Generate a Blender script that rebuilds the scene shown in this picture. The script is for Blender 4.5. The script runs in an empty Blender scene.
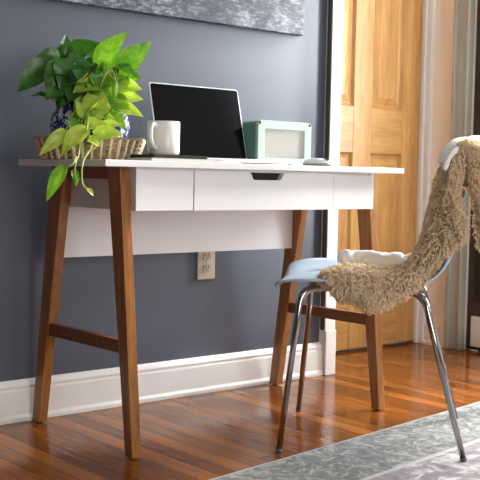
import bpy, math, random
import numpy as np
from mathutils import Vector, Matrix, noise
random.seed(7); rng = np.random.default_rng(7)
D = bpy.data; SC = bpy.context.scene; COL = SC.collection

# ------------------------------------------------------------------ mesh helpers
WL = {}
class MB:
    def __init__(s): s.v = []; s.f = []
    def add(s, vs, fs):
        o = len(s.v); s.v += [tuple(map(float, p)) for p in vs]; s.f += [tuple(i+o for i in f) for f in fs]; return s
    def box(s, a, b):
        x0,y0,z0 = a; x1,y1,z1 = b
        return s.add([(x0,y0,z0),(x1,y0,z0),(x1,y1,z0),(x0,y1,z0),(x0,y0,z1),(x1,y0,z1),(x1,y1,z1),(x0,y1,z1)],
                     [(3,2,1,0),(4,5,6,7),(0,1,5,4),(1,2,6,5),(2,3,7,6),(3,0,4,7)])
    def prism(s, poly, fn0, fn1):          # polygon (2D) extruded between two placements
        n = len(poly); vs = [fn0(*p) for p in poly]+[fn1(*p) for p in poly]
        return s.add(vs, [tuple(range(n))[::-1], tuple(range(n, 2*n))]+[(i,(i+1)%n,n+(i+1)%n,n+i) for i in range(n)])
    def lathe(s, prof, c=(0,0,0), n=40, close=False):
        m = len(prof); vs = []
        for i in range(n):
            a = 2*math.pi*i/n
            for r, z in prof: vs.append((c[0]+r*math.cos(a), c[1]+r*math.sin(a), c[2]+z))
        fs = []
        for i in range(n):
            j = (i+1) % n
            for k in range(m-1 if not close else m):
                k2 = (k+1) % m
                fs.append((i*m+k, j*m+k, j*m+k2, i*m+k2))
        if not close:
            fs.append(tuple(i*m for i in range(n))[::-1]); fs.append(tuple(i*m+m-1 for i in range(n)))
        return s.add(vs, fs)
    def tube(s, pts, r, n=10, closed=False):
        pts = [Vector(p) for p in pts]; m = len(pts); rs = r if isinstance(r, (list, tuple)) else [r]*m
        T = []
        for i in range(m):
            a = pts[(i-1) % m] if (i > 0 or closed) else pts[i]; b = pts[(i+1) % m] if (i < m-1 or closed) else pts[i]
            T.append((b-a).normalized())
        up = Vector((0,0,1)) if abs(T[0].z) < .9 else Vector((1,0,0))
        N = (up-T[0]*up.dot(T[0])).normalized(); vs = []
        for i in range(m):
            N = (N-T[i]*N.dot(T[i])).normalized(); B = T[i].cross(N)
            for k in range(n):
                a = 2*math.pi*k/n; vs.append(pts[i]+(N*math.cos(a)+B*math.sin(a))*rs[i])
        fs = []
        for i in range(m if closed else m-1):
            j = (i+1) % m
            for k in range(n): fs.append((i*n+k, i*n+(k+1)%n, j*n+(k+1)%n, j*n+k))
        if not closed: fs.append(tuple(range(n))[::-1]); fs.append(tuple((m-1)*n+k for k in range(n)))
        return s.add(vs, fs)
    def build(s, name, mat, parent=None, smooth=False, bevel=0, seg=2, loc=None):
        me = D.meshes.new(name); me.from_pydata(s.v, [], s.f); me.validate(); me.update()
        import bmesh
        bm = bmesh.new(); bm.from_mesh(me); bmesh.ops.recalc_face_normals(bm, faces=bm.faces); bm.to_mesh(me); bm.free()
        if smooth: me.polygons.foreach_set('use_smooth', [True]*len(me.polygons))
        me.materials.append(mat); o = D.objects.new(name, me); COL.objects.link(o)
        if parent:
            o.parent = parent; wl = WL.get(parent.name, Vector(parent.location)); o.location = -wl; WL[o.name] = Vector((0,0,0))
        if bevel:
            b = o.modifiers.new('b', 'BEVEL'); b.width = bevel; b.segments = seg; b.limit_method = 'ANGLE'; b.angle_limit = math.radians(40)
            if not smooth: me.polygons.foreach_set('use_smooth', [True]*len(me.polygons))
            w = o.modifiers.new('wn', 'WEIGHTED_NORMAL'); w.keep_sharp = False
        return o
def smooth_path(ctrl, n=8):
    c = [Vector(p) for p in ctrl]; c = [c[0]*2-c[1]]+c+[c[-1]*2-c[-2]]; out = []
    for i in range(1, len(c)-2):
        for k in range(n):
            t = k/n; p0,p1,p2,p3 = c[i-1:i+3]
            out.append(.5*((2*p1)+(p2-p0)*t+(2*p0-5*p1+4*p2-p3)*t*t+(3*p1-p0-3*p2+p3)*t**3))
    out.append(c[-2]); return out
def round_corners(ctrl, rad, n=6):         # polyline with filleted corners
    c = [Vector(p) for p in ctrl]; out = [c[0]]
    for i in range(1, len(c)-1):
        a = (c[i-1]-c[i]); b = (c[i+1]-c[i]); r = min(rad, a.length*.49, b.length*.49)
        p = c[i]+a.normalized()*r; q = c[i]+b.normalized()*r
        for k in range(n+1):
            t = k/n; out.append(p*(1-t)**2+c[i]*2*t*(1-t)+q*t*t)
    out.append(c[-1]); return out
def tag(o, label=None, cat=None, group=None, kind=None):
    if label: o['label'] = label
    if cat: o['category'] = cat
    if group: o['group'] = group
    if kind: o['kind'] = kind
    return o
def thing(name, label, cat, loc=(0,0,0), group=None):
    o = D.objects.new(name, None); o.empty_display_size = .05; COL.objects.link(o); o.location = loc
    return tag(o, label, cat, group)
def structure(o): return tag(o, kind='structure')

# ------------------------------------------------------------------ materials
def mat(name, col, rough=.5, metal=0, **kw):
    m = D.materials.new(name); m.use_nodes = True; b = m.node_tree.nodes['Principled BSDF']
    b.inputs['Base Color'].default_value = (*col, 1); b.inputs['Roughness'].default_value = rough; b.inputs['Metallic'].default_value = metal
    for k, v in kw.items(): b.inputs[k.replace('_', ' ')].default_value = v
    return m
class NT:
    def __init__(s, m): s.m = m; s.t = m.node_tree; s.b = s.t.nodes['Principled BSDF']
    def n(s, typ, **kw):
        x = s.t.nodes.new(typ)
        for k, v in kw.items(): setattr(x, k, v)
        return x
    def l(s, a, b): s.t.links.new(a, b)
    def co(s, scale=(1,1,1), rot=(0,0,0), loc=(0,0,0)):
        c = s.n('ShaderNodeTexCoord'); m = s.n('ShaderNodeMapping'); m.inputs['Scale'].default_value = scale
        m.inputs['Rotation'].default_value = rot; m.inputs['Location'].default_value = loc; s.l(c.outputs['Object'], m.inputs['Vector']); return m.outputs[0]
    def noise(s, vec, scale, detail=4, rough=.5, dist=0):
        x = s.n('ShaderNodeTexNoise'); x.inputs['Scale'].default_value = scale; x.inputs['Detail'].default_value = detail
        x.inputs['Roughness'].default_value = rough; x.inputs['Distortion'].default_value = dist; s.l(vec, x.inputs['Vector']); return x.outputs[0]
    def ramp(s, fac, stops):
        x = s.n('ShaderNodeValToRGB'); e = x.color_ramp.elements
        while len(e) < len(stops): e.new(.5)
        for i, (p, c) in enumerate(stops): e[i].position = p; e[i].color = (*c, 1) if len(c) == 3 else c
        s.l(fac, x.inputs[0]); return x.outputs[0]
    def mix(s, fac, a, b, mode='MIX'):
        x = s.n('ShaderNodeMix', data_type='RGBA', blend_type=mode)
        for sock, v in ((x.inputs[0], fac), (x.inputs[6], a), (x.inputs[7], b)):
            if isinstance(v, (int, float)): sock.default_value = v
            elif isinstance(v, tuple): sock.default_value = (*v, 1)
            else: s.l(v, sock)
        return x.outputs[2]
    def math(s, op, a, b=0, c=None):
        x = s.n('ShaderNodeMath', operation=op)
        for i, v in enumerate((a, b, c)):
            if v is None: continue
            if isinstance(v, (int, float)): x.inputs[i].default_value = v
            else: s.l(v, x.inputs[i])
        return x.outputs[0]
    def sep(s, vec):
        x = s.n('ShaderNodeSeparateXYZ'); s.l(vec, x.inputs[0]); return x.outputs
    def color(s, c): s.l(c, s.b.inputs['Base Color'])
    def bump(s, h, strength=.2, dist=.01):
        x = s.n('ShaderNodeBump'); x.inputs['Strength'].default_value = strength; x.inputs['Distance'].default_value = dist
        s.l(h, x.inputs['Height']); s.l(x.outputs[0], s.b.inputs['Normal'])

def wood(name, c0, c1, axis='z', scale=1., rough=.4, fine=1., streak=.5):
    m = mat(name, c0, rough); t = NT(m)
    sc = {'z': (14,14,1.1), 'y': (14,1.1,14), 'x': (1.1,14,14)}[axis]
    v = t.co(tuple(a*scale for a in sc)); a = t.noise(v, 1.6, 5, .6, 1.4)
    v2 = t.co(tuple(a*scale*4 for a in sc)); b = t.noise(v2, 2.5, 3, .6, .3)
    f = t.mix(.4*fine, a, b); t.color(t.ramp(f, [(.5-streak*.4, c0), (.5+streak*.4, c1)])); t.bump(b, .08, .002)
    return m
M = {}
M['walnut'] = wood('walnut', (.15,.048,.010), (.46,.20,.055), 'z', 1.3, .30)
M['walnut_bar'] = wood('walnut_bar', (.11,.034,.008), (.25,.09,.023), 'y', 1.3, .38)
M['white_lacquer'] = mat('white_lacquer', (.82,.82,.84), .35)
M['white_trim'] = mat('white_trim', (.84,.83,.80), .4)
t = NT(M['white_trim']); t.bump(t.noise(t.co((1,1,1)), 18, 4), .12, .004)
M['panel_white'] = mat('panel_white', (.80,.78,.78), .5)
M['black_gap'] = mat('black_gap', (.01,.01,.012), .6)
M['pine'] = wood('pine', (.42,.19,.048), (.72,.42,.145), 'z', .8, .38)
M['pine_rail'] = wood('pine_rail', (.42,.19,.048), (.72,.42,.145), 'x', .8, .38)
M['pine_dark'] = wood('pine_groove', (.36,.15,.04), (.46,.21,.06), 'z', .8, .45)
m = M['wall'] = mat('grey_blue_paint', (.06,.07,.09), .42, Specular_IOR_Level=.78); t = NT(m)
t.color(t.ramp(t.noise(t.co(), 2.2, 3), [(.3,(.062,.074,.106)),(.7,(.074,.087,.122))])); t.bump(t.noise(t.co(), 90, 3), .06, .002)
m = M['cream_wall'] = mat('cream_paint', (.92,.80,.66), .6); t = NT(m)
t.bump(t.noise(t.co(), 60, 3), .05, .002)
M['ceiling'] = mat('ceiling_paint', (.6,.59,.57), .7); M['low_bounce'] = mat('low_bounce_dark', (.05,.06,.055), .6)  # unseen left wall made dark to cut its bounce light
# floor boards, running toward the wall
m = M['floor'] = mat('oak_boards', (.4,.2,.08), .22, Specular_IOR_Level=.22); t = NT(m)
v = t.co((1,1,1), (0,0,math.pi/2)); br = t.n('ShaderNodeTexBrick'); br.offset = .37; br.offset_frequency = 3
br.inputs['Color1'].default_value = (.0,.0,.0,1); br.inputs['Color2'].default_value = (1,1,1,1); br.inputs['Mortar'].default_value = (.5,.5,.5,1)
br.inputs['Scale'].default_value = 1; br.inputs['Brick Width'].default_value = 1.15; br.inputs['Row Height'].default_value = .058
br.inputs['Mortar Size'].default_value = .0013; br.inputs['Mortar Smooth'].default_value = .2; t.l(v, br.inputs['Vector'])
g = t.noise(t.co((26,1.5,10)), 1.5, 6, .65, 1.2)
f = t.mix(.38, g, br.outputs['Color']); base = t.ramp(f, [(.12,(.075,.019,.004)),(.45,(.235,.070,.012)),(.8,(.45,.155,.030))])
fine = t.ramp(t.noise(t.co((120,4,10)), 1.5, 3), [(.3,(.80,.80,.80)),(.65,(1.06,1.06,1.06))])
base = t.mix(1., base, fine, 'MULTIPLY')
t.color(t.mix(t.math('MULTIPLY', br.outputs['Fac'], .8), base, (.035,.012,.006)))
rr = t.ramp(t.noise(t.co((6,3,1)), 2, 4), [(.3,(.10,.10,.10)),(.75,(.22,.22,.22))]); t.l(rr, t.b.inputs['Roughness'])
hh = t.math('ADD', t.math('MULTIPLY', br.outputs['Fac'], -.8), t.math('MULTIPLY', t.noise(t.co((14,1.5,1)), 1.6, 3), .9)); t.bump(hh, .25, .004)
M['chrome'] = mat('chrome', (.36,.34,.33), .14, 1)
M['cap_grey'] = mat('grey_cap', (.09,.085,.08), .4); M['rubber'] = mat('black_rubber', (.015,.015,.015), .6)
M['blue_shell'] = mat('pale_blue_plastic', (.44,.56,.70), .38)
m = M['fleece'] = mat('sheep_wool', (.85,.70,.50), .8); t = NT(m)
t.color(t.ramp(t.noise(t.co(), 70, 4), [(.3,(.97,.80,.56)),(.7,(1.0,.96,.84))])); tb = t.n('ShaderNodeBsdfTranslucent'); tb.inputs['Color'].default_value = (1.0,.88,.68,1); mx = t.n('ShaderNodeMixShader'); mx.inputs[0].default_value = .62; t.l(t.b.outputs[0], mx.inputs[1]); t.l(tb.outputs[0], mx.inputs[2]); t.l(mx.outputs[0], t.t.nodes['Material Output'].inputs['Surface'])
M['skin_side'] = mat('pale_skin_side', (.95,.93,.89), .7); M['hide'] = mat('sheep_hide', (.93,.80,.62), .9)
M['mug'] = mat('white_stoneware', (.80,.79,.74), .28)
M['silver'] = mat('aluminium', (.70,.71,.73), .32, .7)
M['screen'] = mat('black_glass_screen', (.003,.003,.005), .12, IOR=1.25)
M['keys'] = mat('black_keys', (.02,.02,.02), .5)
M['mint'] = mat('mint_enamel', (.15,.31,.24), .4)
M['linen'] = mat('pale_speaker_cloth', (.42,.41,.37), .8); t = NT(M['linen'])
t.bump(t.noise(t.co((1,1,1)), 220, 2), .3, .002)
M['brass'] = mat('dark_brass', (.22,.14,.06), .4, .8)
M['mouse_white'] = mat('white_plastic', (.82,.84,.84), .3)
M['mouse_grey'] = mat('mouse_shade_and_wheel', (.10,.14,.13), .4)
M['notebook'] = mat('pale_green_cover', (.50,.55,.46), .6); M['paper'] = mat('paper', (.80,.79,.74), .8)
M['black_cover'] = mat('black_cover', (.012,.012,.013), .4)
M['soil'] = mat('potting_soil', (.03,.018,.01), 1); t = NT(M['soil']); t.bump(t.noise(t.co(), 90, 4), 1, .02)
M['ivory'] = mat('ivory_plastic', (.55,.47,.36), .35); M['steel'] = mat('screw_steel', (.4,.38,.35), .35, 1)
# blue and white porcelain
m = M['porcelain'] = mat('blue_and_white_porcelain', (.85,.86,.88), .12); t = NT(m)
v = t.co((1,1,1)); n1 = t.noise(v, 14, 3, .5, 2.5)
w = t.ramp(n1, [(.42,(0,0,0)),(.45,(1,1,1)),(.55,(1,1,1)),(.58,(0,0,0))])
vo = t.n('ShaderNodeTexVoronoi', feature='DISTANCE_TO_EDGE'); vo.inputs['Scale'].default_value = 26; t.l(v, vo.inputs['Vector'])
w2 = t.ramp(vo.outputs['Distance'], [(.05,(1,1,1)),(.09,(0,0,0))])
ff = t.mix(1., w, w2, 'LIGHTEN'); t.color(t.mix(ff, (.80,.82,.85), (.012,.03,.19)))
# wicker
m = M['wicker'] = mat('wicker', (.34,.21,.11), .7); t = NT(m)
t.color(t.ramp(t.noise(t.co((1,1,1)), 60, 4), [(.3,(.20,.11,.05)),(.7,(.55,.40,.24))]))
M['wicker_pale'] = mat('wicker_pale', (.76,.66,.50), .7)
def leafmat(name, c0, c1, tr):
    m = mat(name, c0, .33); t = NT(m); n1 = t.noise(t.co((1,1,1)), 28, 3, .55, .8)
    col = t.ramp(n1, [(.38, c0), (.66, c1)]); t.color(col)
    tb = t.n('ShaderNodeBsdfTranslucent'); t.l(t.mix(1., col, (1.0,1.0,.35), 'MULTIPLY'), tb.inputs['Color'])
    mx = t.n('ShaderNodeMixShader'); mx.inputs[0].default_value = tr; out = t.t.nodes['Material Output']
    t.l(t.b.outputs[0], mx.inputs[1]); t.l(tb.outputs[0], mx.inputs[2]); t.l(mx.outputs[0], out.inputs['Surface']); return m
M['leaf_shaded'] = leafmat('pothos_shaded_green', (.028,.125,.016), (.075,.24,.03), .30)  # upper left leaves: shade put into the green
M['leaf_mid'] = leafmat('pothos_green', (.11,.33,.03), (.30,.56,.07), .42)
M['leaf_lime'] = leafmat('pothos_lime', (.42,.66,.07), (.76,.88,.20), .45)  # young leaves, plus leaves at the right with sunlight in the colour
M['stem'] = leafmat('pothos_stem', (.40,.55,.14), (.60,.66,.26), .2)
# picture
m = M['picture'] = mat('printed_canvas', (.12,.12,.15), .6); t = NT(m); v = t.co((1,1,1))
a = t.noise(v, 5, 8, .72, .6); b2 = t.noise(t.co((1,1,3)), 38, 5, .7)
f = t.mix(.45, a, b2); c = t.ramp(f, [(.40,(.012,.012,.02)),(.49,(.06,.062,.085)),(.60,(.34,.36,.42))])
st = t.ramp(t.noise(t.co((.9,1,7),(0,math.radians(32),0)), 3.1, 3, .5), [(.68,(0,0,0)),(.73,(1,1,1))])
t.color(t.mix(st, c, (.62,.63,.66)))
# rug (object origin on its wall-side edge, +y of the object pointing to the wall)
m = M['rug'] = mat('faded_woven_rug', (.4,.4,.4), .95); t = NT(m); v = t.co(); x, y, z = t.sep(v)
d = t.math('MULTIPLY', y, -1)
base = t.ramp(t.noise(v, 45, 6, .7), [(.3,(.12,.13,.13)),(.7,(.31,.32,.31))])
scroll = t.ramp(t.noise(v, 9, 3, .6, 1.6), [(.44,(0,0,0)),(.475,(1,1,1)),(.525,(1,1,1)),(.56,(0,0,0))])
wear = t.ramp(t.noise(v, 26, 5, .7), [(.38,(0,0,0)),(.6,(1,1,1))])
sc = t.mix(1., scroll, wear, 'MULTIPLY'); border = t.mix(t.math('MULTIPLY', sc, .75), base, (.55,.54,.50))
field0 = t.ramp(t.noise(v, 40, 6, .7), [(.3,(.26,.22,.24)),(.7,(.46,.42,.44))])
fl = t.ramp(t.noise(t.co((1,1.6,1),(0,0,.2),(3,1,0)), 7, 2, .5, 1.2), [(.47,(0,0,0)),(.53,(1,1,1))])
field = t.mix(t.mix(1., fl, wear, 'MULTIPLY'), field0, (.80,.78,.77))
isf = t.math('GREATER_THAN', d, .262); c = t.mix(isf, border, field)
s1 = t.math('LESS_THAN', t.math('ABSOLUTE', t.math('SUBTRACT', d, .258)), .008)
zz = t.n('ShaderNodeTexWave'); zz.inputs['Scale'].default_value = 22; t.l(v, zz.inputs['Vector'])
c = t.mix(t.math('MULTIPLY', s1, t.ramp(zz.outputs['Fac'], [(.2,(.35,.35,.35)),(.5,(1,1,1))])), c, (.66,.66,.64))
s2 = t.math('LESS_THAN', d, .009); c = t.mix(t.math('MULTIPLY', s2, .8), c, (.55,.53,.49))
t.color(c); t.bump(t.noise(v, 300, 2), .5, .003)

# ------------------------------------------------------------------ setting
ZC = 2.65
fl = MB().box((-2.6,-4.6,-.08), (2.6,.6,0)).build('floor', M['floor']); structure(fl)
structure(MB().box((-2.6,-4.6,ZC), (2.6,.6,ZC+.08)).build('ceiling', M['ceiling']))
XE = 1.290                                   # end of the grey wall
structure(MB().box((-2.6,0,0), (XE+.06,.12,ZC)).build('wall_back', M['wall']))
structure(MB().box((1.2,.32,0), (2.3,.40,ZC)).build('wall_recess', M['cream_wall']))
structure(MB().box((-2.7,-4.6,0), (-2.6,.12,ZC)).build('wall_left', M['low_bounce']))
# rear wall behind the camera, with an added opening for the fill light
w = MB(); w.box((-2.6,-4.7,0),(-.8,-4.6,ZC)); w.box((.7,-4.7,0),(2.6,-4.6,ZC)); w.box((-.8,-4.7,0),(.7,-4.6,.5)); w.box((-.8,-4.7,2.2),(.7,-4.6,ZC))
structure(w.build('wall_front', M['wall']))
# right wall, x = 2.2: door opening y -.35...03, window opening y -1.60..-.50
WY0, WY1, WZ0, WZ1 = -1.75, -.15, 1.12, 2.15
w = MB(); X0, X1 = 2.2, 2.3
w.box((X0,.03,0),(X1,.4,ZC)); w.box((X0,-.10,2.05),(X1,.03,ZC)); w.box((X0,WY1,0),(X1,-.10,ZC))
w.box((X0,WY0,0),(X1,WY1,.20)); w.box((X0,-.36,.2),(X1,WY1,.70)); w.box((X0,-1.01,.2),(X1,-.94,WZ1)); w.box((X0,WY0,.75),(X1,-.60,1.05)); w.box((X0,-.60,.2),(X1,-.36,WZ1)); w.box((X0,WY0,WZ1),(X1,WY1,ZC)); w.box((X0,-4.6,0),(X1,WY0,ZC))  # pier and mid rail added to keep sun off wall and left floor
structure(w.build('wall_right', M['cream_wall']))
# window frame in the right wall (out of frame; the light of the room comes through it)
w = MB(); a = .05
def framed(y0, y1, z0, z1, name):
    w = MB(); a = .022; w.box((2.19,y0,z0),(2.31,y0+a,z1)); w.box((2.19,y1-a,z0),(2.31,y1,z1)); w.box((2.19,y0,z0),(2.31,y1,z0+a)); w.box((2.19,y0,z1-a),(2.31,y1,z1))
    structure(w.build(name, M['white_trim'], bevel=.004))
framed(-.36, WY1, .70, WZ1, 'window_1')
for i_, (q0, q1, q2, q3) in enumerate(((-.94,-.60,.2,.75),(-.94,-.60,1.05,2.15),(WY0,-1.01,.2,.75),(WY0,-1.01,1.05,2.15))): framed(q0, q1, q2, q3, 'window_%d' % (3+i_))
# trim in the corner beside the wooden door
w = MB(); w.box((2.175,.235,0),(2.2,.32,ZC)); w.box((2.165,.262,0),(2.18,.285,ZC)); structure(w.build('trim_1', M['white_trim'], bevel=.004))
# casing of the dark glazed door on the right wall
w = MB(); w.box((2.17,.035,0),(2.2,.10,ZC)); w.box((2.155,.085,0),(2.2,.104,ZC)); w.box((2.160,.026,0),(2.2,.040,ZC))
M['grey_green_trim'] = mat('grey_green_trim', (.42,.42,.36), .5)
structure(w.build('trim_2', M['grey_green_trim'], bevel=.003))
dr = MB().box((2.215,-.10,.005),(2.255,.03,2.05)).build('window_2', mat('dark_stained_door', (.055,.035,.025), .45), bevel=.003); structure(dr)
M['dark_glass'] = mat('dark_glass', (.006,.006,.008), .15)
structure(MB().box((2.205,-.085,.22),(2.216,-.015,1.95)).build('pane', M['dark_glass'], dr))
structure(MB().box((2.204,-.09,.02),(2.217,.0,.15)).build('kick_panel', M['white_trim'], dr, bevel=.003))
# plain low white box at the right edge, of no known kind
tag(MB().box((1.935,-.47,0),(2.185,-.27,.125)).build('low_white_block', M['white_trim'], bevel=.004), 'low white step at the right edge beside the dark door', 'block')

# door casing at the end of the grey wall
CF = -.032
w = MB(); w.box((XE,CF,0),(1.343,.12,ZC)); w.box((XE,CF-.006,.0),(1.343,CF+.01,.165))
structure(w.build('trim_3', M['white_trim'], bevel=.003))
structure(MB().box((XE-.004,CF+.002,.168),(XE-.0002,-.009,ZC)).build('casing_shade', mat('dark_side_shade', (.07,.065,.045), .7)))  # shade on the casing side painted as a dark strip
# baseboard: moulded profile swept along x
prof = [(0,0),(-.026,0),(-.026,.012),(-.018,.02),(-.018,.088),(-.014,.096),(-.016,.104),(-.010,.116),(-.004,.121),(0,.121)]
bb = MB().prism(prof, lambda y,z:(-2.6,y,z), lambda y,z:(XE,y,z)).build('baseboard_back', M['white_trim'], bevel=.0015); structure(bb)
bb = MB().prism(prof, lambda y,z:(2.2+y,.03,z), lambda y,z:(2.2+y,.235,z)).build('baseboard_right', M['cream_wall']); structure(bb)

# pine panel door in the recess
dx0, dx1, dy, dz0, dz1 = 1.41, 2.165, .28, .012, 2.03
door = D.objects.new('door_1', None); COL.objects.link(door); structure(door); door.location = (dx0, dy, 0)
c1 = (1.535, 1.742); c2 = (1.853, 2.047)
rows = ((.24,.836),(1.028,1.66),(1.76,1.92))
st_ = MB()
for a, b in ((dx0,c1[0]),(c1[1],c2[0]),(c2[1],dx1)): st_.box((a,dy,dz0),(b,dy+.035,dz1))
structure(st_.build('stile', M['pine'], door, bevel=.002))
rl = MB()
for a, b in ((dz0,.24),(.836,1.028),(1.66,1.76),(1.92,dz1)):
    for cx in (c1,c2): rl.box((cx[0],dy+.0005,a),(cx[1],dy+.035,b))
structure(rl.build('rail', M['pine_rail'], door, bevel=.001))
for za, zb in rows:
    for cx in (c1, c2):
        p = MB(); x0, x1 = cx; g_ = .016; r_ = .045
        def ring(i, y): return [(x0+i,y,za+i),(x1-i,y,za+i),(x1-i,y,zb-i),(x0+i,y,zb-i)]
        R = [ring(0,dy+.001), ring(.008,dy+.014), ring(g_,dy+.016), ring(g_+.004,dy+.018), ring(r_,dy+.006)]
        vs = sum(R, []); fs = []
        for k in range(len(R)-1):
            for q in range(4): fs.append((k*4+q, k*4+(q+1)%4, (k+1)*4+(q+1)%4, (k+1)*4+q))
        fs.append(tuple((len(R)-1)*4+q for q in range(4))); p.add(vs, fs)
        structure(p.build('panel', M['pine'], door))
# the strip of wall over the pine door, its head casing
structure(MB().box((1.35,.27,2.04),(2.2,.32,2.12)).build('trim_4', M['white_trim']))
structure(MB().box((1.352,.27,0),(1.405,.32,2.04)).build('trim_5', M['white_trim']))

# ------------------------------------------------------------------ picture on the wall
pic = thing('canvas_picture', 'dark grey mottled canvas picture hanging on the wall above the laptop', 'picture', (.5,0,1.2285))
MB().box((-.12,-.028,1.2285),(1.150,-.002,1.95)).build('canvas', M['picture'], pic, bevel=.002)
MB().box((-.11,-.004,1.24),(1.14,.0,1.94)).build('stretcher_frame', M['black_gap'], pic)

# ------------------------------------------------------------------ outlet
ot = thing('wall_outlet', 'ivory double wall outlet low on the grey wall under the desk', 'outlet', (.745,0,.38))
MB().box((.708,-.007,.381),(.782,0,.497)).build('cover_plate', M['ivory'], ot, bevel=.003)
for zc in (.420,.459):
    r = MB()
    poly = [(.0165*max(-.95,min(.95,math.cos(a)*1.15)), .0145*math.sin(a)) for a in np.linspace(0, 2*math.pi, 20, endpoint=False)]
    r.prism(poly, lambda x,z:(.745+x,-.0065,zc+z), lambda x,z:(.745+x,-.0105,zc+z))
    o = r.build('socket', mat('socket_ivory', (.42,.36,.28), .4), ot)
    s = MB()
    for sx in (-.0065,.0065): s.box((.745+sx-.001,-.0112,zc-.001),(.745+sx+.001,-.0104,zc+.008))
    s.lathe([(.0,0),(.0022,0),(.0022,.0006),(.0,.0006)], (0,0,0), 8)
    s.v = s.v[:-32]+[(.745+x,-.0104-z,zc-.007+y) for x,y,z in s.v[-32:]]
    h = s.build('slot', M['black_gap'], o); 
MB().lathe([(.0001,0),(.003,0),(.0025,.001),(.0001,.0012)], (0,0,0), 10)
sc_ = MB(); sc_.lathe([(.0001,0),(.003,0),(.0025,.001),(.0001,.0012)], (0,0,0), 10); sc_.v = [(.745+x,-.007-z,.4395+y) for x,y,z in sc_.v]; sc_.build('screw', M['steel'], ot)

# ------------------------------------------------------------------ desk
TZ = .7628; TB = .7456
desk = thing('writing_desk', 'white topped writing desk with one drawer and brown wooden A shaped legs', 'desk', (.56,-.31,0))
MB().box((0,-.532,TB),(1.12,-.089,TZ)).build('desktop', M['white_lacquer'], desk, bevel=.0015)
bx0, bx1, by0, by1, bz0 = .1095, 1.0070, -.507, -.14, .6335
c = MB(); th = .015
c.box((bx0,by0,bz0),(bx0+th,by1,TB)); c.box((bx1-th,by0,bz0),(bx1,by1,TB)); c.box((bx0+th,by0+.02,bz0),(bx1-th,by1,bz0+th))
c.box((bx0+th,by1-th,bz0),(bx1-th,by1,TB)); c.box((bx0+th,by0,bz0),(.2955,by0+.018,.7385)); c.box((.8285,by0,bz0),(bx1-th,by0+.018,.7385))
c.box((bx0+th,by0+.004,.7385),(bx1-th,by0+.02,TB))
c.build('case', M['white_lacquer'], desk, bevel=.0008)
# drawer front with a scooped finger pull
zt = .739; d0, d1 = .2985, .8265
poly = [(d0,bz0),(d1,bz0),(d1,zt),(.6280,zt)]
poly += [(.6215-.0055*math.cos(a)+0, zt-.006-.0*a) for a in ()]
def arc(cx, cz, r, a0, a1, n=5): return [(cx+r*math.cos(math.radians(a0+(a1-a0)*k/n)), cz+r*math.sin(math.radians(a0+(a1-a0)*k/n))) for k in range(n+1)]
poly += [(.6225,zt-.004)]+arc(.606,.7295,.0115,0,-90)+arc(.514,.7295,.0115,270,180)+[(.4980,zt-.004),(.4925,zt)]
poly += [(d0,zt)]
dw = MB().prism(poly, lambda x,z:(x,by0-.0005,z), lambda x,z:(x,by0+.017,z)).build('drawer', M['white_lacquer'], desk)
MB().box((d0+.02,by0+.017,bz0+.02),(d1-.02,by0+.25,.70)).build('drawer_box', M['white_lacquer'], dw)
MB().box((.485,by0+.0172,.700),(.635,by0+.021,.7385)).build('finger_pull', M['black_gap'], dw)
MB().box((bx0,-.139,.4865),(bx1+.004,-.124,TB)).build('modesty_panel', M['panel_white'], desk, bevel=.001)
for xa in (.0786, 1.0120):
    xb = xa+.0295
    def leg(poly): 
        o = MB().prism(poly, lambda y,z:(xa,y,z), lambda y,z:(xb,y,z)).build('leg', M['walnut'], desk, bevel=.0015); return o
    leg([(-.550,.004),(-.518,.004),(-.4186,TB),(-.478,TB)])
    l2 = leg([(-.072,.004),(-.036,.004),(-.136,TB),(-.204,TB)])
    MB().box((xa+.001,-.424,.7140),(xb-.001,-.196,TB)).build('top_rail', M['walnut_bar'], desk, bevel=.001)
    MB().prism([(-.484,.2645),(-.484,.2990),(-.118,.2990),(-.112,.2645)], lambda y,z:(xa+.004,y,z), lambda y,z:(xb-.004,y,z)).build('stretcher', M['walnut_bar'], desk, bevel=.001)
    for yy in (-.534,-.054):
        MB().lathe([(.010,0),(.010,.0045)], (xa+.0147,yy,0), 14).build('foot_pad', M['rubber'], desk)

# ------------------------------------------------------------------ laptop
lx0, lx1 = .3645, .706
lap = thing('laptop', 'open silver laptop with a dark screen on the desk', 'laptop', (.535,-.36,TZ))
MB().box((lx0,-.478,TZ+.003),(lx1,-.245,TZ+.014)).build('base', M['silver'], lap, bevel=.003)
kb = MB()
for r in range(5):
    for k in range(13):
        x = lx0+.026+k*.0225; y = -.275-r*.020; kb.box((x,y-.0085,TZ+.0138),(x+.0185,y+.0085,TZ+.0152))
tag(kb.build('keyboard', M['keys'], lap, bevel=.0008))
MB().box((lx0+.115,-.465,TZ+.0139),(lx0+.225,-.395,TZ+.0143)).build('trackpad', M['silver'], lap)
for x in (lx0+.02, lx1-.02):
    for y in (-.465,-.26): MB().lathe([(.006,0),(.006,.0035)], (x,y,TZ), 10).build('foot', M['rubber'], lap)
y0, z0 = -.250, TZ+.014; ty, tz = .0545, .222
L_ = math.hypot(ty, tz); ud = (ty/L_, tz/L_); nd = (-tz/L_, ty/L_)   # up along the lid, normal toward the user
def lidpt(x, s, o): return (x, y0+ud[0]*s+nd[0]*o, z0+ud[1]*s+nd[1]*o)
def rrect(x0, x1, s0, s1, r, n=5):
    pts = []
    for cx, cs, a0 in ((x1-r,s0+r,-90),(x1-r,s1-r,0),(x0+r,s1-r,90),(x0+r,s0+r,180)):
        for k in range(n+1):
            a = math.radians(a0+90*k/n); pts.append((cx+r*math.cos(a), cs+r*math.sin(a)))
    return pts
lid = MB().prism(rrect(lx0,lx1,0,L_,.009), lambda x,s:lidpt(x,s,-.005), lambda x,s:lidpt(x,s,0)).build('lid', M['silver'], lap, bevel=.001)
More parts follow.
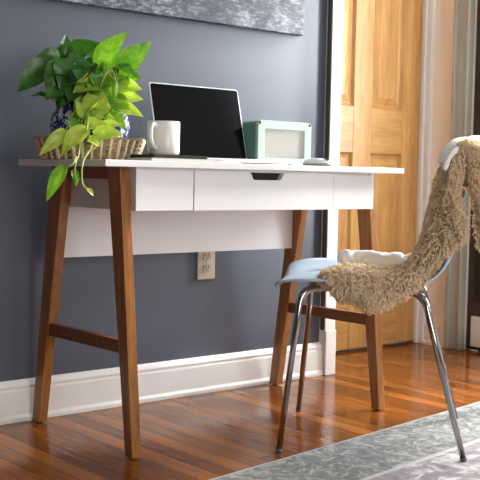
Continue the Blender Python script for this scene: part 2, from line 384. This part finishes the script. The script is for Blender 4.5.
MB().prism(rrect(lx0+.004,lx1-.004,.004,L_-.004,.007), lambda x,s:lidpt(x,s,0), lambda x,s:lidpt(x,s,.0008)).build('screen', M['screen'], lid)
hg = MB().tube([(lx0+.03,-.247,TZ+.0125),(lx1-.03,-.247,TZ+.0125)], .0045, 10).build('hinge', M['keys'], lap, smooth=True)

# ------------------------------------------------------------------ books and mug
nb = thing('notebook', 'thin pale green notebook lying flat under the black one', 'notebook', (.26,-.44,TZ))
NB = MB(); NB.box((.150,-.518,TZ+.0015),(.352,-.375,TZ+.0065)).build('pages', M['paper'], nb)
NB = MB(); NB.box((.148,-.520,TZ),(.354,-.373,TZ+.0015)); NB.box((.148,-.520,TZ+.0065),(.354,-.373,TZ+.008)); NB.box((.148,-.3745,TZ),(.354,-.373,TZ+.008)); NB.build('cover', M['notebook'], nb, bevel=.0005)
bn = thing('notebook', 'slim black notebook under the white mug', 'notebook', (.25,-.44,TZ+.008))
zb = TZ+.008
MB().box((.166,-.505,zb+.001),(.338,-.393,zb+.0075)).build('pages', M['paper'], bn)
NB = MB(); NB.box((.164,-.507,zb),(.340,-.391,zb+.001)); NB.box((.164,-.507,zb+.0075),(.340,-.391,zb+.009)); NB.box((.164,-.507,zb),(.1652,-.391,zb+.009)); NB.box((.164,-.5082,zb),(.340,-.5068,zb+.009)); NB.build('cover', M['black_cover'], bn, bevel=.0004)
pen = thing('pen', 'white and silver pen lying on the desk in front of the laptop', 'pen', (.36,-.50,TZ))
MB().tube([(.358,-.508,TZ+.0045),(.445,-.516,TZ+.0045)], .0045, 12).build('barrel', M['mouse_white'], pen, smooth=True)
MB().tube([(.445,-.516,TZ+.0045),(.462,-.5175,TZ+.0045)], [.0042,.0012], 12).build('tip', M['silver'], pen, smooth=True)
mc = (.243,-.440, zb+.009)
mug = thing('mug', 'white ceramic mug standing on the notebooks beside the laptop', 'mug', mc)
R_ = .0435; H_ = .0900
MB().lathe([(.0005,.0),(R_-.006,0),(R_-.002,.003),(R_,.009),(R_,H_-.001),(R_-.0015,H_),(R_-.003,H_-.001),(R_-.003,.010),(R_-.008,.006),(.0005,.006)], mc, 56).build('cup', M['mug'], mug, smooth=True)
hd = Vector((-.88*.59-.47*.81, -.88*.81+.47*.59, 0)).normalized()
hp = [Vector(mc)+hd*r+Vector((0,0,z)) for r, z in ((R_-.002,.076),(R_+.014,.080),(R_+.027,.069),(R_+.029,.050),(R_+.022,.032),(R_+.010,.020),(R_-.002,.018))]
MB().tube(smooth_path(hp, 5), .0062, 12).build('handle', M['mug'], mug, smooth=True)

# ------------------------------------------------------------------ mint box
mb = thing('mint_radio', 'mint green box with rounded frame and pale cloth front, right of the laptop', 'radio', (.845,-.20,TZ))
f0, f1, fy, fz0, fz1 = .7205, .9505, -.282, TZ+.003, .9035
def sh(poly, ya, yb, name, mt, par, bev=.0): return MB().prism(poly, lambda x,z:(x,ya,z), lambda x,z:(x,yb,z)).build(name, mt, par, bevel=bev)
body = sh(rrect(f0+.003,f1-.003,fz0+.002,fz1-.002,.012), fy+.012, -.13, 'body', M['mint'], mb, .002)
out_, inn = rrect(f0,f1,fz0,fz1,.012,6), rrect(f0+.028,f1-.030,fz0+.022,fz1-.026,.006,6)
F = MB(); n = len(out_); vs = [(x,fy+.014,z) for x,z in out_]+[(x,fy,z) for x,z in out_]+[(x,fy,z) for x,z in inn]+[(x,fy+.014,z) for x,z in inn]; fs = []
for k in range(n):
    j = (k+1) % n
    for a_ in range(4): b_ = (a_+1) % 4; fs.append((a_*n+k, a_*n+j, b_*n+j, b_*n+k))
F.add(vs, fs).build('front_frame', mat('pale_mint_enamel', (.48,.63,.55), .4), mb, bevel=.002)
MB().box((f0+.024,fy+.008,fz0+.018),(f1-.026,fy+.0125,fz1-.022)).build('cloth_panel', M['linen'], mb)
for x in (f0+.008, f1-.008):
    for z in (fz0+.010, fz1-.008):
        s = MB(); s.lathe([(.0002,0),(.0058,0),(.0045,.002),(.0002,.0034)], (0,0,0), 12); s.v = [(x+a,fy-c,z+b) for a,b,c in s.v]; s.build('rivet', M['brass'], mb, smooth=True)
for x in (f0+.025, f1-.025):
    for y in (fy+.03,-.15): MB().lathe([(.008,0),(.008,.006)], (x,y,TZ), 12).build('foot', M['rubber'], mb)

# ------------------------------------------------------------------ mouse
ms = thing('computer_mouse', 'small white computer mouse on the desk in front of the mint box', 'mouse', (.832,-.43,TZ))
def dome(hw, hl, h, zb_, n=24, m=8, top=1):
    vs = []; fs = []
    for j in range(m+1):
        a = math.pi/2*j/m
        for i in range(n):
            b = 2*math.pi*i/n; k = math.cos(a)**.75
            vs.append((.832+hw*k*math.cos(b), -.43+hl*k*math.sin(b), zb_+h*math.sin(a)))
    for j in range(m):
        for i in range(n): fs.append((j*n+i, j*n+(i+1)%n, (j+1)*n+(i+1)%n, (j+1)*n+i))
    fs.append(tuple(range(n))[::-1]); fs.append(tuple(m*n+i for i in range(n))); return MB().add(vs, fs)
dome(.031,.054,.019,TZ+.006).build('shell', M['mouse_white'], ms, smooth=True)
MB().lathe([(.9,0),(1,.002),(1,.006),(.98,.007)], (0,0,0), 24)
b_ = MB(); b_.lathe([(.9,0),(1,.002),(1,.006),(.95,.008)], (0,0,0), 24); b_.v = [(.832+x*.0308,-.43+y*.0538,TZ+z*1.5) for x,y,z in b_.v]; b_.build('base', M['mouse_grey'], ms, smooth=True)  # grey-green base stands in for the shaded side of the white mouse
MB().box((.8305,-.478,TZ+.014),(.8335,-.455,TZ+.0235)).build('scroll_wheel', M['mouse_grey'], ms, bevel=.001)

# ------------------------------------------------------------------ basket tray and potted pothos
PC = Vector((.120,-.268,TZ))
bk = thing('wicker_tray', 'round woven wicker tray under the blue and white plant pot', 'basket', PC)
MB().lathe([(.0005,.0),(.120,0),(.123,.004),(.120,.008),(.0005,.006)], PC, 48).build('base', M['wicker'], bk)
NS = 36
def rw(z): return .126+.020*(z/.056)
wv = MB()
for row in range(9):
    z = .006+row*.0056; pts = []
    for i in range(NS*4):
        a = 2*math.pi*i/(NS*4); s = math.cos(a*NS/2+(math.pi if row % 2 else 0))*.0035
        pts.append(PC+Vector(((rw(z)+s)*math.cos(a), (rw(z)+s)*math.sin(a), z+.0008*math.sin(a*9+row))))
    wv.tube(pts, .0031, 6, closed=True)
wv.build('weave', M['wicker'], bk, smooth=True)
sk = MB()
for i in range(NS):
    a = 2*math.pi*(i+.0)/NS; sk.tube([PC+Vector(((rw(z)+.003)*math.cos(a), (rw(z)+.003)*math.sin(a), z)) for z in (.002,.03,.056)], random.uniform(.004,.0065), 6)
sk.build('stake', M['wicker_pale'], bk, smooth=True)
rm = MB()
for ph in (0, math.pi):
    pts = []
    for i in range(180):
        a = 2*math.pi*i/180; pts.append(PC+Vector(((rw(.056)+.003*math.cos(26*a+ph))*math.cos(a), (rw(.056)+.003*math.cos(26*a+ph))*math.sin(a), .056+.003*math.sin(26*a+ph))))
    rm.tube(pts, .0036, 7, closed=True)
rm.build('rim', M['wicker'], bk, smooth=True)

pt = thing('potted_pothos', 'trailing green pothos in a blue and white porcelain pot', 'plant', PC+Vector((0,0,.008)))
ppr = [(.0005,.006),(.060,.006),(.064,.010),(.085,.030),(.102,.060),(.108,.090),(.102,.120),(.086,.142),(.080,.150),(.086,.158),(.080,.160),(.074,.152),(.078,.142),(.094,.118),(.099,.09),(.09,.05),(.06,.02),(.0005,.016)]
MB().lathe([(r, z+.002) for r, z in ppr], PC, 56).build('pot', M['porcelain'], pt, smooth=True)
MB().lathe([(.0005,.118),(.093,.118),(.080,.134),(.0005,.140)], PC, 40).build('soil', M['soil'], pt, smooth=True)
RT = Vector((.846,-.533,0)); TC = Vector((-.533,-.846,0)); UP = Vector((0,0,1))   # plant-local directions: right, front, up
def P3(px, py, d):      # plant-local metres: px across, py above the desktop, d forward
    return PC+RT*px+UP*py+TC*d
def leafmesh(mb_, base, tip, width, nrm, fold=.35, droop=.12, nseg=9):
    base = Vector(base); tip = Vector(tip); ax = tip-base; Ln = ax.length; ax.normalize()
    nrm = Vector(nrm); nrm = (nrm-ax*nrm.dot(ax)).normalized(); sd = ax.cross(nrm)
    prof = [(0,.0),(-.05,.30),(.02,.66),(.14,.90),(.30,1.0),(.48,.92),(.66,.68),(.82,.38),(.93,.14),(1.0,.0)]
    vs = []; fs = []; wob = random.uniform(-.5,.5)
    for k, (tt, w_) in enumerate(prof):
        tc = max(tt, 0); sag = -droop*Ln*(tc**2)+droop*Ln*.25*math.sin(tc*math.pi)
        bend = sd*(wob*.06*Ln*math.sin(tc*3))
        mid = base+ax*(Ln*(tc if k else .05))+nrm*sag+bend
        edge = base+ax*(Ln*tt)+nrm*sag+bend; hw = width*.5*w_
        for j, q in ((-1,1.),(-1,.5)):
            vs.append((edge if q == 1 else edge*.6+mid*.4)-sd*hw*q+nrm*(hw*q*fold-hw*.12*math.sin(tt*13+wob*9)*(q == 1)))
        vs.append(mid)
        for q in (.5,1.):
            vs.append((edge if q == 1 else edge*.6+mid*.4)+sd*hw*q+nrm*(hw*q*fold+hw*.12*math.sin(tt*11+wob*7)*(q == 1)))
    for k in range(len(prof)-1):
        for j in range(4): a = k*5+j; fs.append((a,a+1,a+6,a+5))
    mb_.add(vs, fs)
S_ = 1/361.
def U(px): return (px-88.5)*S_
def V(py): return (161.5-py)*S_
# (base px,py | tip px,py | width in px | forward m | tip forward m | tone)
LV = [
 # tall upper leaves
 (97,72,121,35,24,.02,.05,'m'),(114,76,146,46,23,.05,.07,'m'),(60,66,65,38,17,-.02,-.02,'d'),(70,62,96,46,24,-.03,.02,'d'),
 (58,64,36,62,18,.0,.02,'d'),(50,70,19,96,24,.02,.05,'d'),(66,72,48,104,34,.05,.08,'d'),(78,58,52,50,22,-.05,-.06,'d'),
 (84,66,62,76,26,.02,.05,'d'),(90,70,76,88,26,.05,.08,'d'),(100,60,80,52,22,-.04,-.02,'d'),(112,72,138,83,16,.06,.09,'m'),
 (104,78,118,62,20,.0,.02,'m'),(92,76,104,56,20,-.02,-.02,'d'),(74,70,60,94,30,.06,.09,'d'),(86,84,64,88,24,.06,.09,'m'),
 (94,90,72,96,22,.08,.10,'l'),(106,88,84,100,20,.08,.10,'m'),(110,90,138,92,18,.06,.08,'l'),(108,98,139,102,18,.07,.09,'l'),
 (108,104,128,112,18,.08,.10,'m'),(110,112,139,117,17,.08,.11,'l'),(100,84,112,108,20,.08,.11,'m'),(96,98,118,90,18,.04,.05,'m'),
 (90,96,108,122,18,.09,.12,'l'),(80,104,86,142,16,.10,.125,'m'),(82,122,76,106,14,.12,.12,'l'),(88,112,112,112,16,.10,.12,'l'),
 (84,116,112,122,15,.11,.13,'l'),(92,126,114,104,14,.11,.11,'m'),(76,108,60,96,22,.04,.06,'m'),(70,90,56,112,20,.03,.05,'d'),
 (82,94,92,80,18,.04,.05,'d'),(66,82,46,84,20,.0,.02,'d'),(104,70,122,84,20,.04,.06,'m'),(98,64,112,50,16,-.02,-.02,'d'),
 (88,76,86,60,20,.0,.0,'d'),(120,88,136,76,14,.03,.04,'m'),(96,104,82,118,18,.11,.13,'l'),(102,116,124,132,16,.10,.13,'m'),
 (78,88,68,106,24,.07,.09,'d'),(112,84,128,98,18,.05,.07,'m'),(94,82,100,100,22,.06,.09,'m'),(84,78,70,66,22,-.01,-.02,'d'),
 # front, low, spilling over the tray
 (66,136,44,158,13,.165,.20,'l'),(86,134,62,156,19,.175,.20,'l'),(92,138,120,136,15,.17,.175,'l'),(84,132,104,126,14,.15,.16,'l'),
 (76,136,70,120,12,.15,.15,'m'),(100,132,118,126,12,.14,.15,'l'),(88,142,98,148,10,.17,.18,'l'),
 # hanging below the desktop edge
 (68,169,51,199,14,.335,.345,'m'),(75,172,78,186,7,.335,.34,'m'),(87,188,93,193,5,.34,.345,'l'),
]
fol = {'d': MB(), 'm': MB(), 'l': MB()}; stm = MB()
for (bx,by,tx,ty_,w_,d_,td,k) in LV:
    b = P3(U(bx),V(by),d_); tp = P3(U(tx),V(ty_),td)
    nr = TC*.8+UP*random.uniform(.35,.9)+RT*random.uniform(-.5,.6)
    leafmesh(fol[k], b, tp, w_*S_*1.08, nr, random.uniform(.3,.6), random.uniform(.05,.22))
    if by < 160:
        root = P3(U(88.5+(bx-88.5)*.35), .135, d_*.35); mid = (root+b)*.5+UP*.02+TC*.01
        stm.tube(smooth_path([root, mid, b, b+(tp-b)*.15], 4), .0016, 6)
# filler leaves deep in the crown
for i in range(24):
    a = random.uniform(0, 2*math.pi); r = random.uniform(.02,.115); z = random.uniform(.165,.265)-r*.15
    b = PC+Vector((r*math.cos(a), r*math.sin(a), z)); o = Vector((math.cos(a), math.sin(a), random.uniform(-.5,.35))).normalized()
    ln = random.uniform(.05,.075); tp = b+o*ln
    if (tp-PC).dot(RT) > .13: continue
    leafmesh(fol['d' if (tp-PC).dot(RT) < 0 else 'm'], b, tp, random.uniform(.04,.055), UP+o*.5+TC*.4)  # left half takes the shaded green, right half the lighter one
    stm.tube(smooth_path([PC+Vector((r*.4*math.cos(a), r*.4*math.sin(a), .135)), (PC+b)*.5+Vector((0,0,.08)), b], 4), .0016, 5)
for pts in ([(86,118,.10),(84,134,.14),(80,146,.17),(79,158,.27),(77,164,.325),(76,172,.335),(77,182,.34)],
            [(92,118,.10),(94,136,.15),(90,150,.18),(86,158,.26),(83,165,.325),(82,174,.335),(83,184,.34),(88,189,.34)],
            [(77,160,.32),(74,167,.335),(70,169,.335)],
            [(84,120,.11),(76,134,.15),(66,136,.165)],[(96,120,.11),(100,138,.155),(94,150,.175),(84,156,.19)]):
    stm.tube(smooth_path([P3(U(a), V(b), c) for a, b, c in pts], 6), .0021, 7)
# arching pale stems at the right of the crown
for pts in ([(98,126,.06),(97,98,.09),(102,82,.10),(108,76,.09),(112,84,.10),(113,100,.10)],[(104,128,.06),(112,104,.09),(114,84,.08),(111,72,.06)],
            [(100,126,.05),(103,90,.08),(112,70,.06),(117,76,.05)],[(94,126,.06),(92,92,.09),(86,82,.08)],[(122,126,.03),(124,106,.07),(121,92,.06)]):
    stm.tube(smooth_path([P3(U(a), V(b), c) for a, b, c in pts], 6), .0021, 7)
fd = fol['d'].build('foliage', M['leaf_shaded'], pt, smooth=True); tag(fd, 'deep green leaves toned as shaded')
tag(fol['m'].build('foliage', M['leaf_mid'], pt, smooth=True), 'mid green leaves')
tag(fol['l'].build('foliage', M['leaf_lime'], pt, smooth=True), 'lime green leaves, young and lit')
stm.build('stem', M['stem'], pt, smooth=True)
for o in pt.children:
    if o.name.startswith('foliage'): s = o.modifiers.new('s', 'SUBSURF'); s.levels = 1; s.render_levels = 1

# ------------------------------------------------------------------ rug
rg = D.meshes.new('rug'); ra = math.atan2(.1185, 1)
q = MB().box((-1.3,-1.9,0),(1.5,0,.006)).build('area_rug', M['rug'], bevel=.002)
q.location = (.142+.3,-.807+.3*.1185,0); q.rotation_euler = (0,0,ra)
tag(q, 'faded grey patterned rug under the rear legs of the chair', 'rug')

# ------------------------------------------------------------------ chair
CC = Vector((.777,-.740,0)); ang = math.radians(130.1)
Fv = Vector((math.cos(ang), math.sin(ang), 0)); Lv = Vector((Fv.y, -Fv.x, 0))
def K(f, l, z): return CC+Fv*f+Lv*l+UP*z
ch = thing('shell_chair', 'pale blue plastic shell chair with bent chrome legs', 'chair', CC)
def sheet(P, th):          # thick sheet from a grid of points, th(i,j)
    a = np.array([[tuple(p) for p in row] for row in P]); gu = np.gradient(a, axis=0); gv = np.gradient(a, axis=1)
    nn = np.cross(gu, gv); nn /= np.linalg.norm(nn, axis=2, keepdims=True)+1e-9
    A = a+nn*th/2; B = a-nn*th/2; ni, nj = a.shape[:2]; mb_ = MB(); ix = lambda i,j,k: k*ni*nj+i*nj+j
    vs = list(map(tuple, A.reshape(-1,3)))+list(map(tuple, B.reshape(-1,3))); fs = []
    for i in range(ni-1):
        for j in range(nj-1):
            fs.append((ix(i,j,0),ix(i,j+1,0),ix(i+1,j+1,0),ix(i+1,j,0))); fs.append((ix(i,j,1),ix(i+1,j,1),ix(i+1,j+1,1),ix(i,j+1,1)))
    for i in range(ni-1):
        for j in (0, nj-1): fs.append((ix(i,j,0),ix(i+1,j,0),ix(i+1,j,1),ix(i,j,1)))
    for j in range(nj-1):
        for i in (0, ni-1): fs.append((ix(i,j,0),ix(i,j+1,0),ix(i,j+1,1),ix(i,j,1)))
    return mb_.add(vs, fs), a, nn
ctl = [(.272,.428,.150),(.258,.441,.178),(.220,.449,.196),(.16,.452,.207),(.08,.450,.210),(0,.446,.210),(-.08,.448,.205),(-.14,.460,.196),(-.185,.500,.184),(-.210,.555,.174),(-.220,.62,.176),(-.226,.69,.180),(-.231,.75,.172),(-.234,.78,.155),(-.236,.792,.125)]
cp = smooth_path([Vector(c) for c in ctl], 4); G = []
for p in cp:
    row = []
    back = min(1, max(0, (p.y-.46)/.1))
    for j in range(21):
        s = -1+2*j/20; e = abs(s)**2.6
        row.append(K(p.x+.018*e*back, s*p.z, p.y+(.004 if s < 0 else .030)*e*(1-back)))
    G.append(row)
shl, _, _ = sheet(G, .007); shl.build('seat_shell', M['blue_shell'], ch, smooth=True)
for sgn in (-1, 1):
    pts = round_corners([K(.240,.242*sgn,.008 if True else 0), K(.198,.160*sgn,.424), K(.150,.105*sgn,.432), K(-.075,.105*sgn,.432), K(-.130,.160*sgn,.424), K(-.238,.240*sgn,.014)], .035)
    pts = round_corners([K(.240,.242*sgn,.006), K(.200,.150*sgn,.425), K(.130,.110*sgn,.429), K(-.060,.110*sgn,.429), K(-.125,.150*sgn,.425), K(-.238,.240*sgn,.012)], .04)
    n2 = len(pts)//2
    MB().tube(pts[:n2+1], [.0080+.0025*min(1, k/3) if k < 3 else .0105 for k in range(n2+1)], 14).build('leg', M['chrome'], ch, smooth=True)
    MB().tube(pts[n2:], [.0105 if len(pts)-n2-1-k >= 3 else .0080+.0025*(len(pts)-n2-1-k)/3 for k in range(len(pts)-n2)], 14).build('leg', M['chrome'], ch, smooth=True)
    for f_, z_ in ((.2405,.0),(-.2385,.006)):
        MB().lathe([(.0005,0),(.0080,0),(.0090,.002),(.0090,.009),(.0005,.009)], K(f_, .2425*sgn, z_), 14).build('foot_cap', M['cap_grey'], ch, smooth=True)
for f_ in (.13,-.06):
    MB().tube([K(f_,-.11,.432),K(f_,.11,.432)], .009, 10).build('cross_bar', M['rubber'], ch, smooth=True)
for f_ in (.13,-.06):
    for l_ in (-.085,.085): MB().lathe([(.022,.434),(.022,.445)], K(f_, l_, 0), 16).build('mounting_pad', M['rubber'], ch)

# ------------------------------------------------------------------ sheepskin
sp = thing('sheepskin', 'cream curly sheepskin throw draped over the blue chair', 'sheepskin', K(0,0,.47))
prof = [(.135,.474),(.09,.480),(.02,.477),(-.05,.480),(-.100,.497),(-.132,.545),(-.151,.610),(-.166,.68),(-.181,.74),(-.200,.785),(-.228,.816),(-.254,.812),(-.266,.783),(-.268,.735),(-.290,.68),(-.302,.61),(-.300,.560)]
pp = smooth_path([Vector((f,0,z)) for f, z in prof], 5); NI = len(pp); NJ = 29; G = []
for i, p in enumerate(pp):
    u = i/(NI-1); row = []
    tng = (pp[min(i+1,NI-1)]-pp[max(i-1,0)]).normalized(); nx, nz = -tng.z, tng.x    # outward
    if i < 3: nx, nz = nx, nz
    seat = max(0., min(1., (.50-p.z)/.03)) if p.x > -.14 else 0.
    back = 1-seat
    hw = (.255+.35*max(-.1,min(.13,p.x)))*seat+.205*back
    if u > .62: hw = .215-.04*(u-.62)/.38
    hw *= 1+.06*math.sin(u*17+.6)
    if p.x < -.08 and p.z < .60: hw *= 1-.10*math.sin(math.pi*min(1, max(0, (p.z-.47)/.12)))
    hwn = hw*(.55+.45*min(1, (u/.10)**.5)) if u < .1 else hw
    for j in range(NJ):
        s = -1+2*j/(NJ-1); l = s*hwn; f = p.x; z = p.z
        e = max(0., abs(l)-.200); z -= seat*.021
        if seat > 0 and l < 0:            # near edge hangs over the side of the seat
            z -= seat*e*1.1; l += seat*e*.45; z -= 0
        if seat > 0 and l > 0:
            pass; z -= seat*e*.3; l -= seat*e*.6
        if back > 0:
            eb = max(0., abs(l)-.155); f -= back*eb*(.25+1.1*max(0, min(1, (.70-z)/.12)) if u < .62 else -.3); l -= back*math.copysign(eb, l)*.45
        wob = .006*noise.noise(Vector((f*14, l*14, z*14)))
        row.append(K(f-nx*-wob, l, z+nz*wob))
    G.append(row)
core, A, Nn = sheet(G, .020)
# make normals point outward (up on the seat)
if Nn[5, NJ//2, 2] < 0: Nn = -Nn
core.build('hide', M['hide'], sp, smooth=True)
# wool: curled tapering locks
def locks(count, seed):
    r = np.random.default_rng(seed); V_ = []; F_ = []; nseg = 6; ns = 4
    du = np.linalg.norm(A[1:]-A[:-1], axis=2).mean()
    for c_ in range(count):
        edge = r.random()
        i = r.uniform(0, NI-1.001); j = r.uniform(0, NJ-1.001); side = 1.
        ex = np.zeros(3)
        if edge < .20: j = (0 if r.random() < .62 else NJ-1.001)+ (r.uniform(0,.8) if False else 0)
        elif edge < .26: i = 0. if r.random() < .5 else NI-1.001
        if edge > .90 and (i > NI*.6 or edge > .97): side = -1.
        if i < NI*.30 and j > NJ*.56: continue
        if i < NI*.27 and NJ*.16 < j: n = n*.6
        i0, j0 = int(i), int(j); a, b = i-i0, j-j0
        q = lambda X: (X[i0,j0]*(1-a)*(1-b)+X[i0+1,j0]*a*(1-b)+X[i0,j0+1]*(1-a)*b+X[i0+1,j0+1]*a*b)
        p = q(A); n = q(Nn); n /= np.linalg.norm(n)
        if edge < .20:
            ex = A[i0,0]-A[i0,2] if j < 1 else A[i0,NJ-1]-A[i0,NJ-3]; ex = ex/np.linalg.norm(ex); n = ex*r.uniform(.4,1.0)+n*r.uniform(-.7,1.0)
        elif edge < .26:
            ex = A[0,j0]-A[2,j0] if i < 1 else A[NI-1,j0]-A[NI-3,j0]; ex = ex/np.linalg.norm(ex); n = ex*r.uniform(.4,1.0)+n*r.uniform(-.6,1.0)
        n = n/np.linalg.norm(n)*side
        ln = r.uniform(.012,.022)*(1. if side > 0 else .4)
        far = i < NI*.30 and j > NJ*.60 and side > 0
        if far: ln *= 1.25; n = n+np.array([0,0,.8])
        d = n*.9+r.normal(0,.38,3)+np.array([0,0,-.30]); d /= np.linalg.norm(d)
        t1 = np.cross(d, [.3,.5,.8]); t1 /= np.linalg.norm(t1); t2 = np.cross(d, t1)
        ph = r.uniform(0, 6.28); turns = r.uniform(.6,1.4)*6.28; hr = r.uniform(.0035,.0065); r0 = r.uniform(.0036,.0054)
        base = p+n*.008; o = len(V_)
        for k in range(nseg):
            t_ = k/(nseg-1); c = base+d*ln*t_+np.array([0,0,-.010])*t_*t_+(t1*math.cos(ph+turns*t_)+t2*math.sin(ph+turns*t_)-t1*math.cos(ph)-t2*math.sin(ph))*hr*(.5+t_)
            rr_ = r0*(1-.72*t_**1.6)
            for m_ in range(ns):
                an = 6.2832*m_/ns; V_.append(tuple(c+(t1*math.cos(an)+t2*math.sin(an))*rr_))
        for k in range(nseg-1):
            for m_ in range(ns):
                m2 = (m_+1) % ns; F_.append((o+k*ns+m_, o+k*ns+m2, o+(k+1)*ns+m2, o+(k+1)*ns+m_))
        F_.append(tuple(o+(nseg-1)*ns+m_ for m_ in range(ns)))
    me = D.meshes.new('wool'); me.from_pydata(V_, [], F_); me.polygons.foreach_set('use_smooth', [True]*len(me.polygons)); me.materials.append(M['fleece'])
    o = D.objects.new('wool', me); COL.objects.link(o); o.parent = sp; o.location = -sp.location
    return o
locks(28000, 3)
cap = []
for f_, z_ in smooth_path([Vector((-.168,.782,0)),Vector((-.180,.812,0)),Vector((-.205,.838,0)),Vector((-.240,.848,0)),Vector((-.272,.838,0)),Vector((-.292,.812,0))], 4) and [(p.x,p.y) for p in smooth_path([Vector((-.168,.782,0)),Vector((-.180,.812,0)),Vector((-.205,.838,0)),Vector((-.240,.848,0)),Vector((-.272,.838,0)),Vector((-.292,.812,0))], 4)]:
    cap.append([K(f_+.010*math.sin(l_*31+f_*20)+.0, l_*(1+.05*math.sin(f_*60)), z_-.009-.9*max(0, abs(l_)-.10)**1.6+.004*math.sin(l_*47+f_*50)) for l_ in np.linspace(-.200,.200,25)])
cs, _, _ = sheet(cap, .013); c_ = cs.build('folded_edge', M['skin_side'], sp, smooth=True); tag(c_, 'smooth white skin side folded over the top of the backrest')
# the far edge, folded over so that its smooth pale skin side shows
fo = MB(); fp = smooth_path([Vector((.112,.150,.480)),Vector((.104,.148,.488)),Vector((.075,.145,.492)),Vector((.02,.145,.490)),Vector((-.04,.145,.486)),Vector((-.085,.150,.484)),Vector((-.125,.155,.496))], 5)
rr = [.010,.017,.021,.023,.024]+[.0255+.0025*math.sin(k*.9) for k in range(len(fp)-8)]+[.02,.016,.010]
fo.tube([K(p.x, p.y+.004*math.sin(k*.7), p.z+.002*math.sin(k*1.3)) for k, p in enumerate(fp)], rr, 16)
fo_ = fo.build('folded_edge', M['skin_side'], sp, smooth=True); tag(fo_, 'smooth white skin side of the folded edge')
tx = D.textures.new('lumps', 'CLOUDS'); tx.noise_scale = .02
s = fo_.modifiers.new('s', 'SUBSURF'); s.levels = 2; s.render_levels = 2
dm = fo_.modifiers.new('d', 'DISPLACE'); dm.texture = tx; dm.strength = .008

# ------------------------------------------------------------------ light
def area(name, loc, rot, sx, sy, power, col, spread=180):
    l = D.lights.new(name, 'AREA'); l.shape = 'RECTANGLE'; l.size = sx; l.size_y = sy; l.energy = power; l.color = col; l.spread = math.radians(spread)
    o = D.objects.new(name, l); COL.objects.link(o); o.location = loc; o.rotation_euler = rot; return o
yc, zc = (WY0+WY1)/2, (WZ0+WZ1)/2
a = area('window_daylight', (2.36,(-.94+WY1)/2,(WZ1+.5)/2), (0,math.radians(90),0), WZ1-.5, -WY1+.7, 195, (.88,.94,1.0))
a3 = area('window_daylight', (2.36,(-1.01+WY0)/2,zc), (0,math.radians(90),0), WZ1-WZ0, .74, 9, (.90,.95,1.0))
a2 = area('rear_fill', (-.05,-4.75,1.35), (math.radians(-90),0,math.radians(180)), 1.5, 1.7, 80, (1.0,.97,.94))  # made-up fill lamp behind the camera, brightens the wool
a2.rotation_euler = Vector((0,-1,0)).to_track_quat('Z','Y').to_euler()
sl = D.lights.new('low_sun', 'SUN'); sl.energy = 9; sl.angle = math.radians(9); sl.color = (1,.94,.86)
so = D.objects.new('low_sun', sl); COL.objects.link(so); so.location = (4,-1.5,2.6); so.rotation_euler = Vector((1,-.21,.51)).to_track_quat('Z','Y').to_euler()
wd = D.worlds.new('world'); SC.world = wd; wd.use_nodes = True
wd.node_tree.nodes['Background'].inputs[0].default_value = (.75,.85,1,1); wd.node_tree.nodes['Background'].inputs[1].default_value = .08

# ------------------------------------------------------------------ camera
p_, r_, y_ = -.0616126, -.01981706, -.70715382
Rz = Matrix.Rotation(y_, 3, 'Z'); Rx = Matrix.Rotation(p_, 3, 'X'); Ry = Matrix.Rotation(r_, 3, 'Y'); Rm = Rz@Rx@Ry
cam = D.cameras.new('camera'); cam.sensor_width = 36; cam.lens = 1028.0058/480*36; cam.clip_start = .05
co = D.objects.new('camera', cam); COL.objects.link(co)
right, fwd, up = Rm.col[0], Rm.col[1], Rm.col[2]
co.matrix_world = Matrix(((right.x,up.x,-fwd.x,-1.39526),(right.y,up.y,-fwd.y,-2.68072),(right.z,up.z,-fwd.z,.72672),(0,0,0,1)))
SC.camera = co
cam.dof.use_dof = True; cam.dof.focus_distance = 2.9; cam.dof.aperture_fstop = 13
SC.cycles.max_bounces = 14; SC.cycles.diffuse_bounces = 9
SC.view_settings.view_transform = 'Standard'; SC.view_settings.look = 'None'; SC.view_settings.gamma = 1; SC.view_settings.exposure = 0
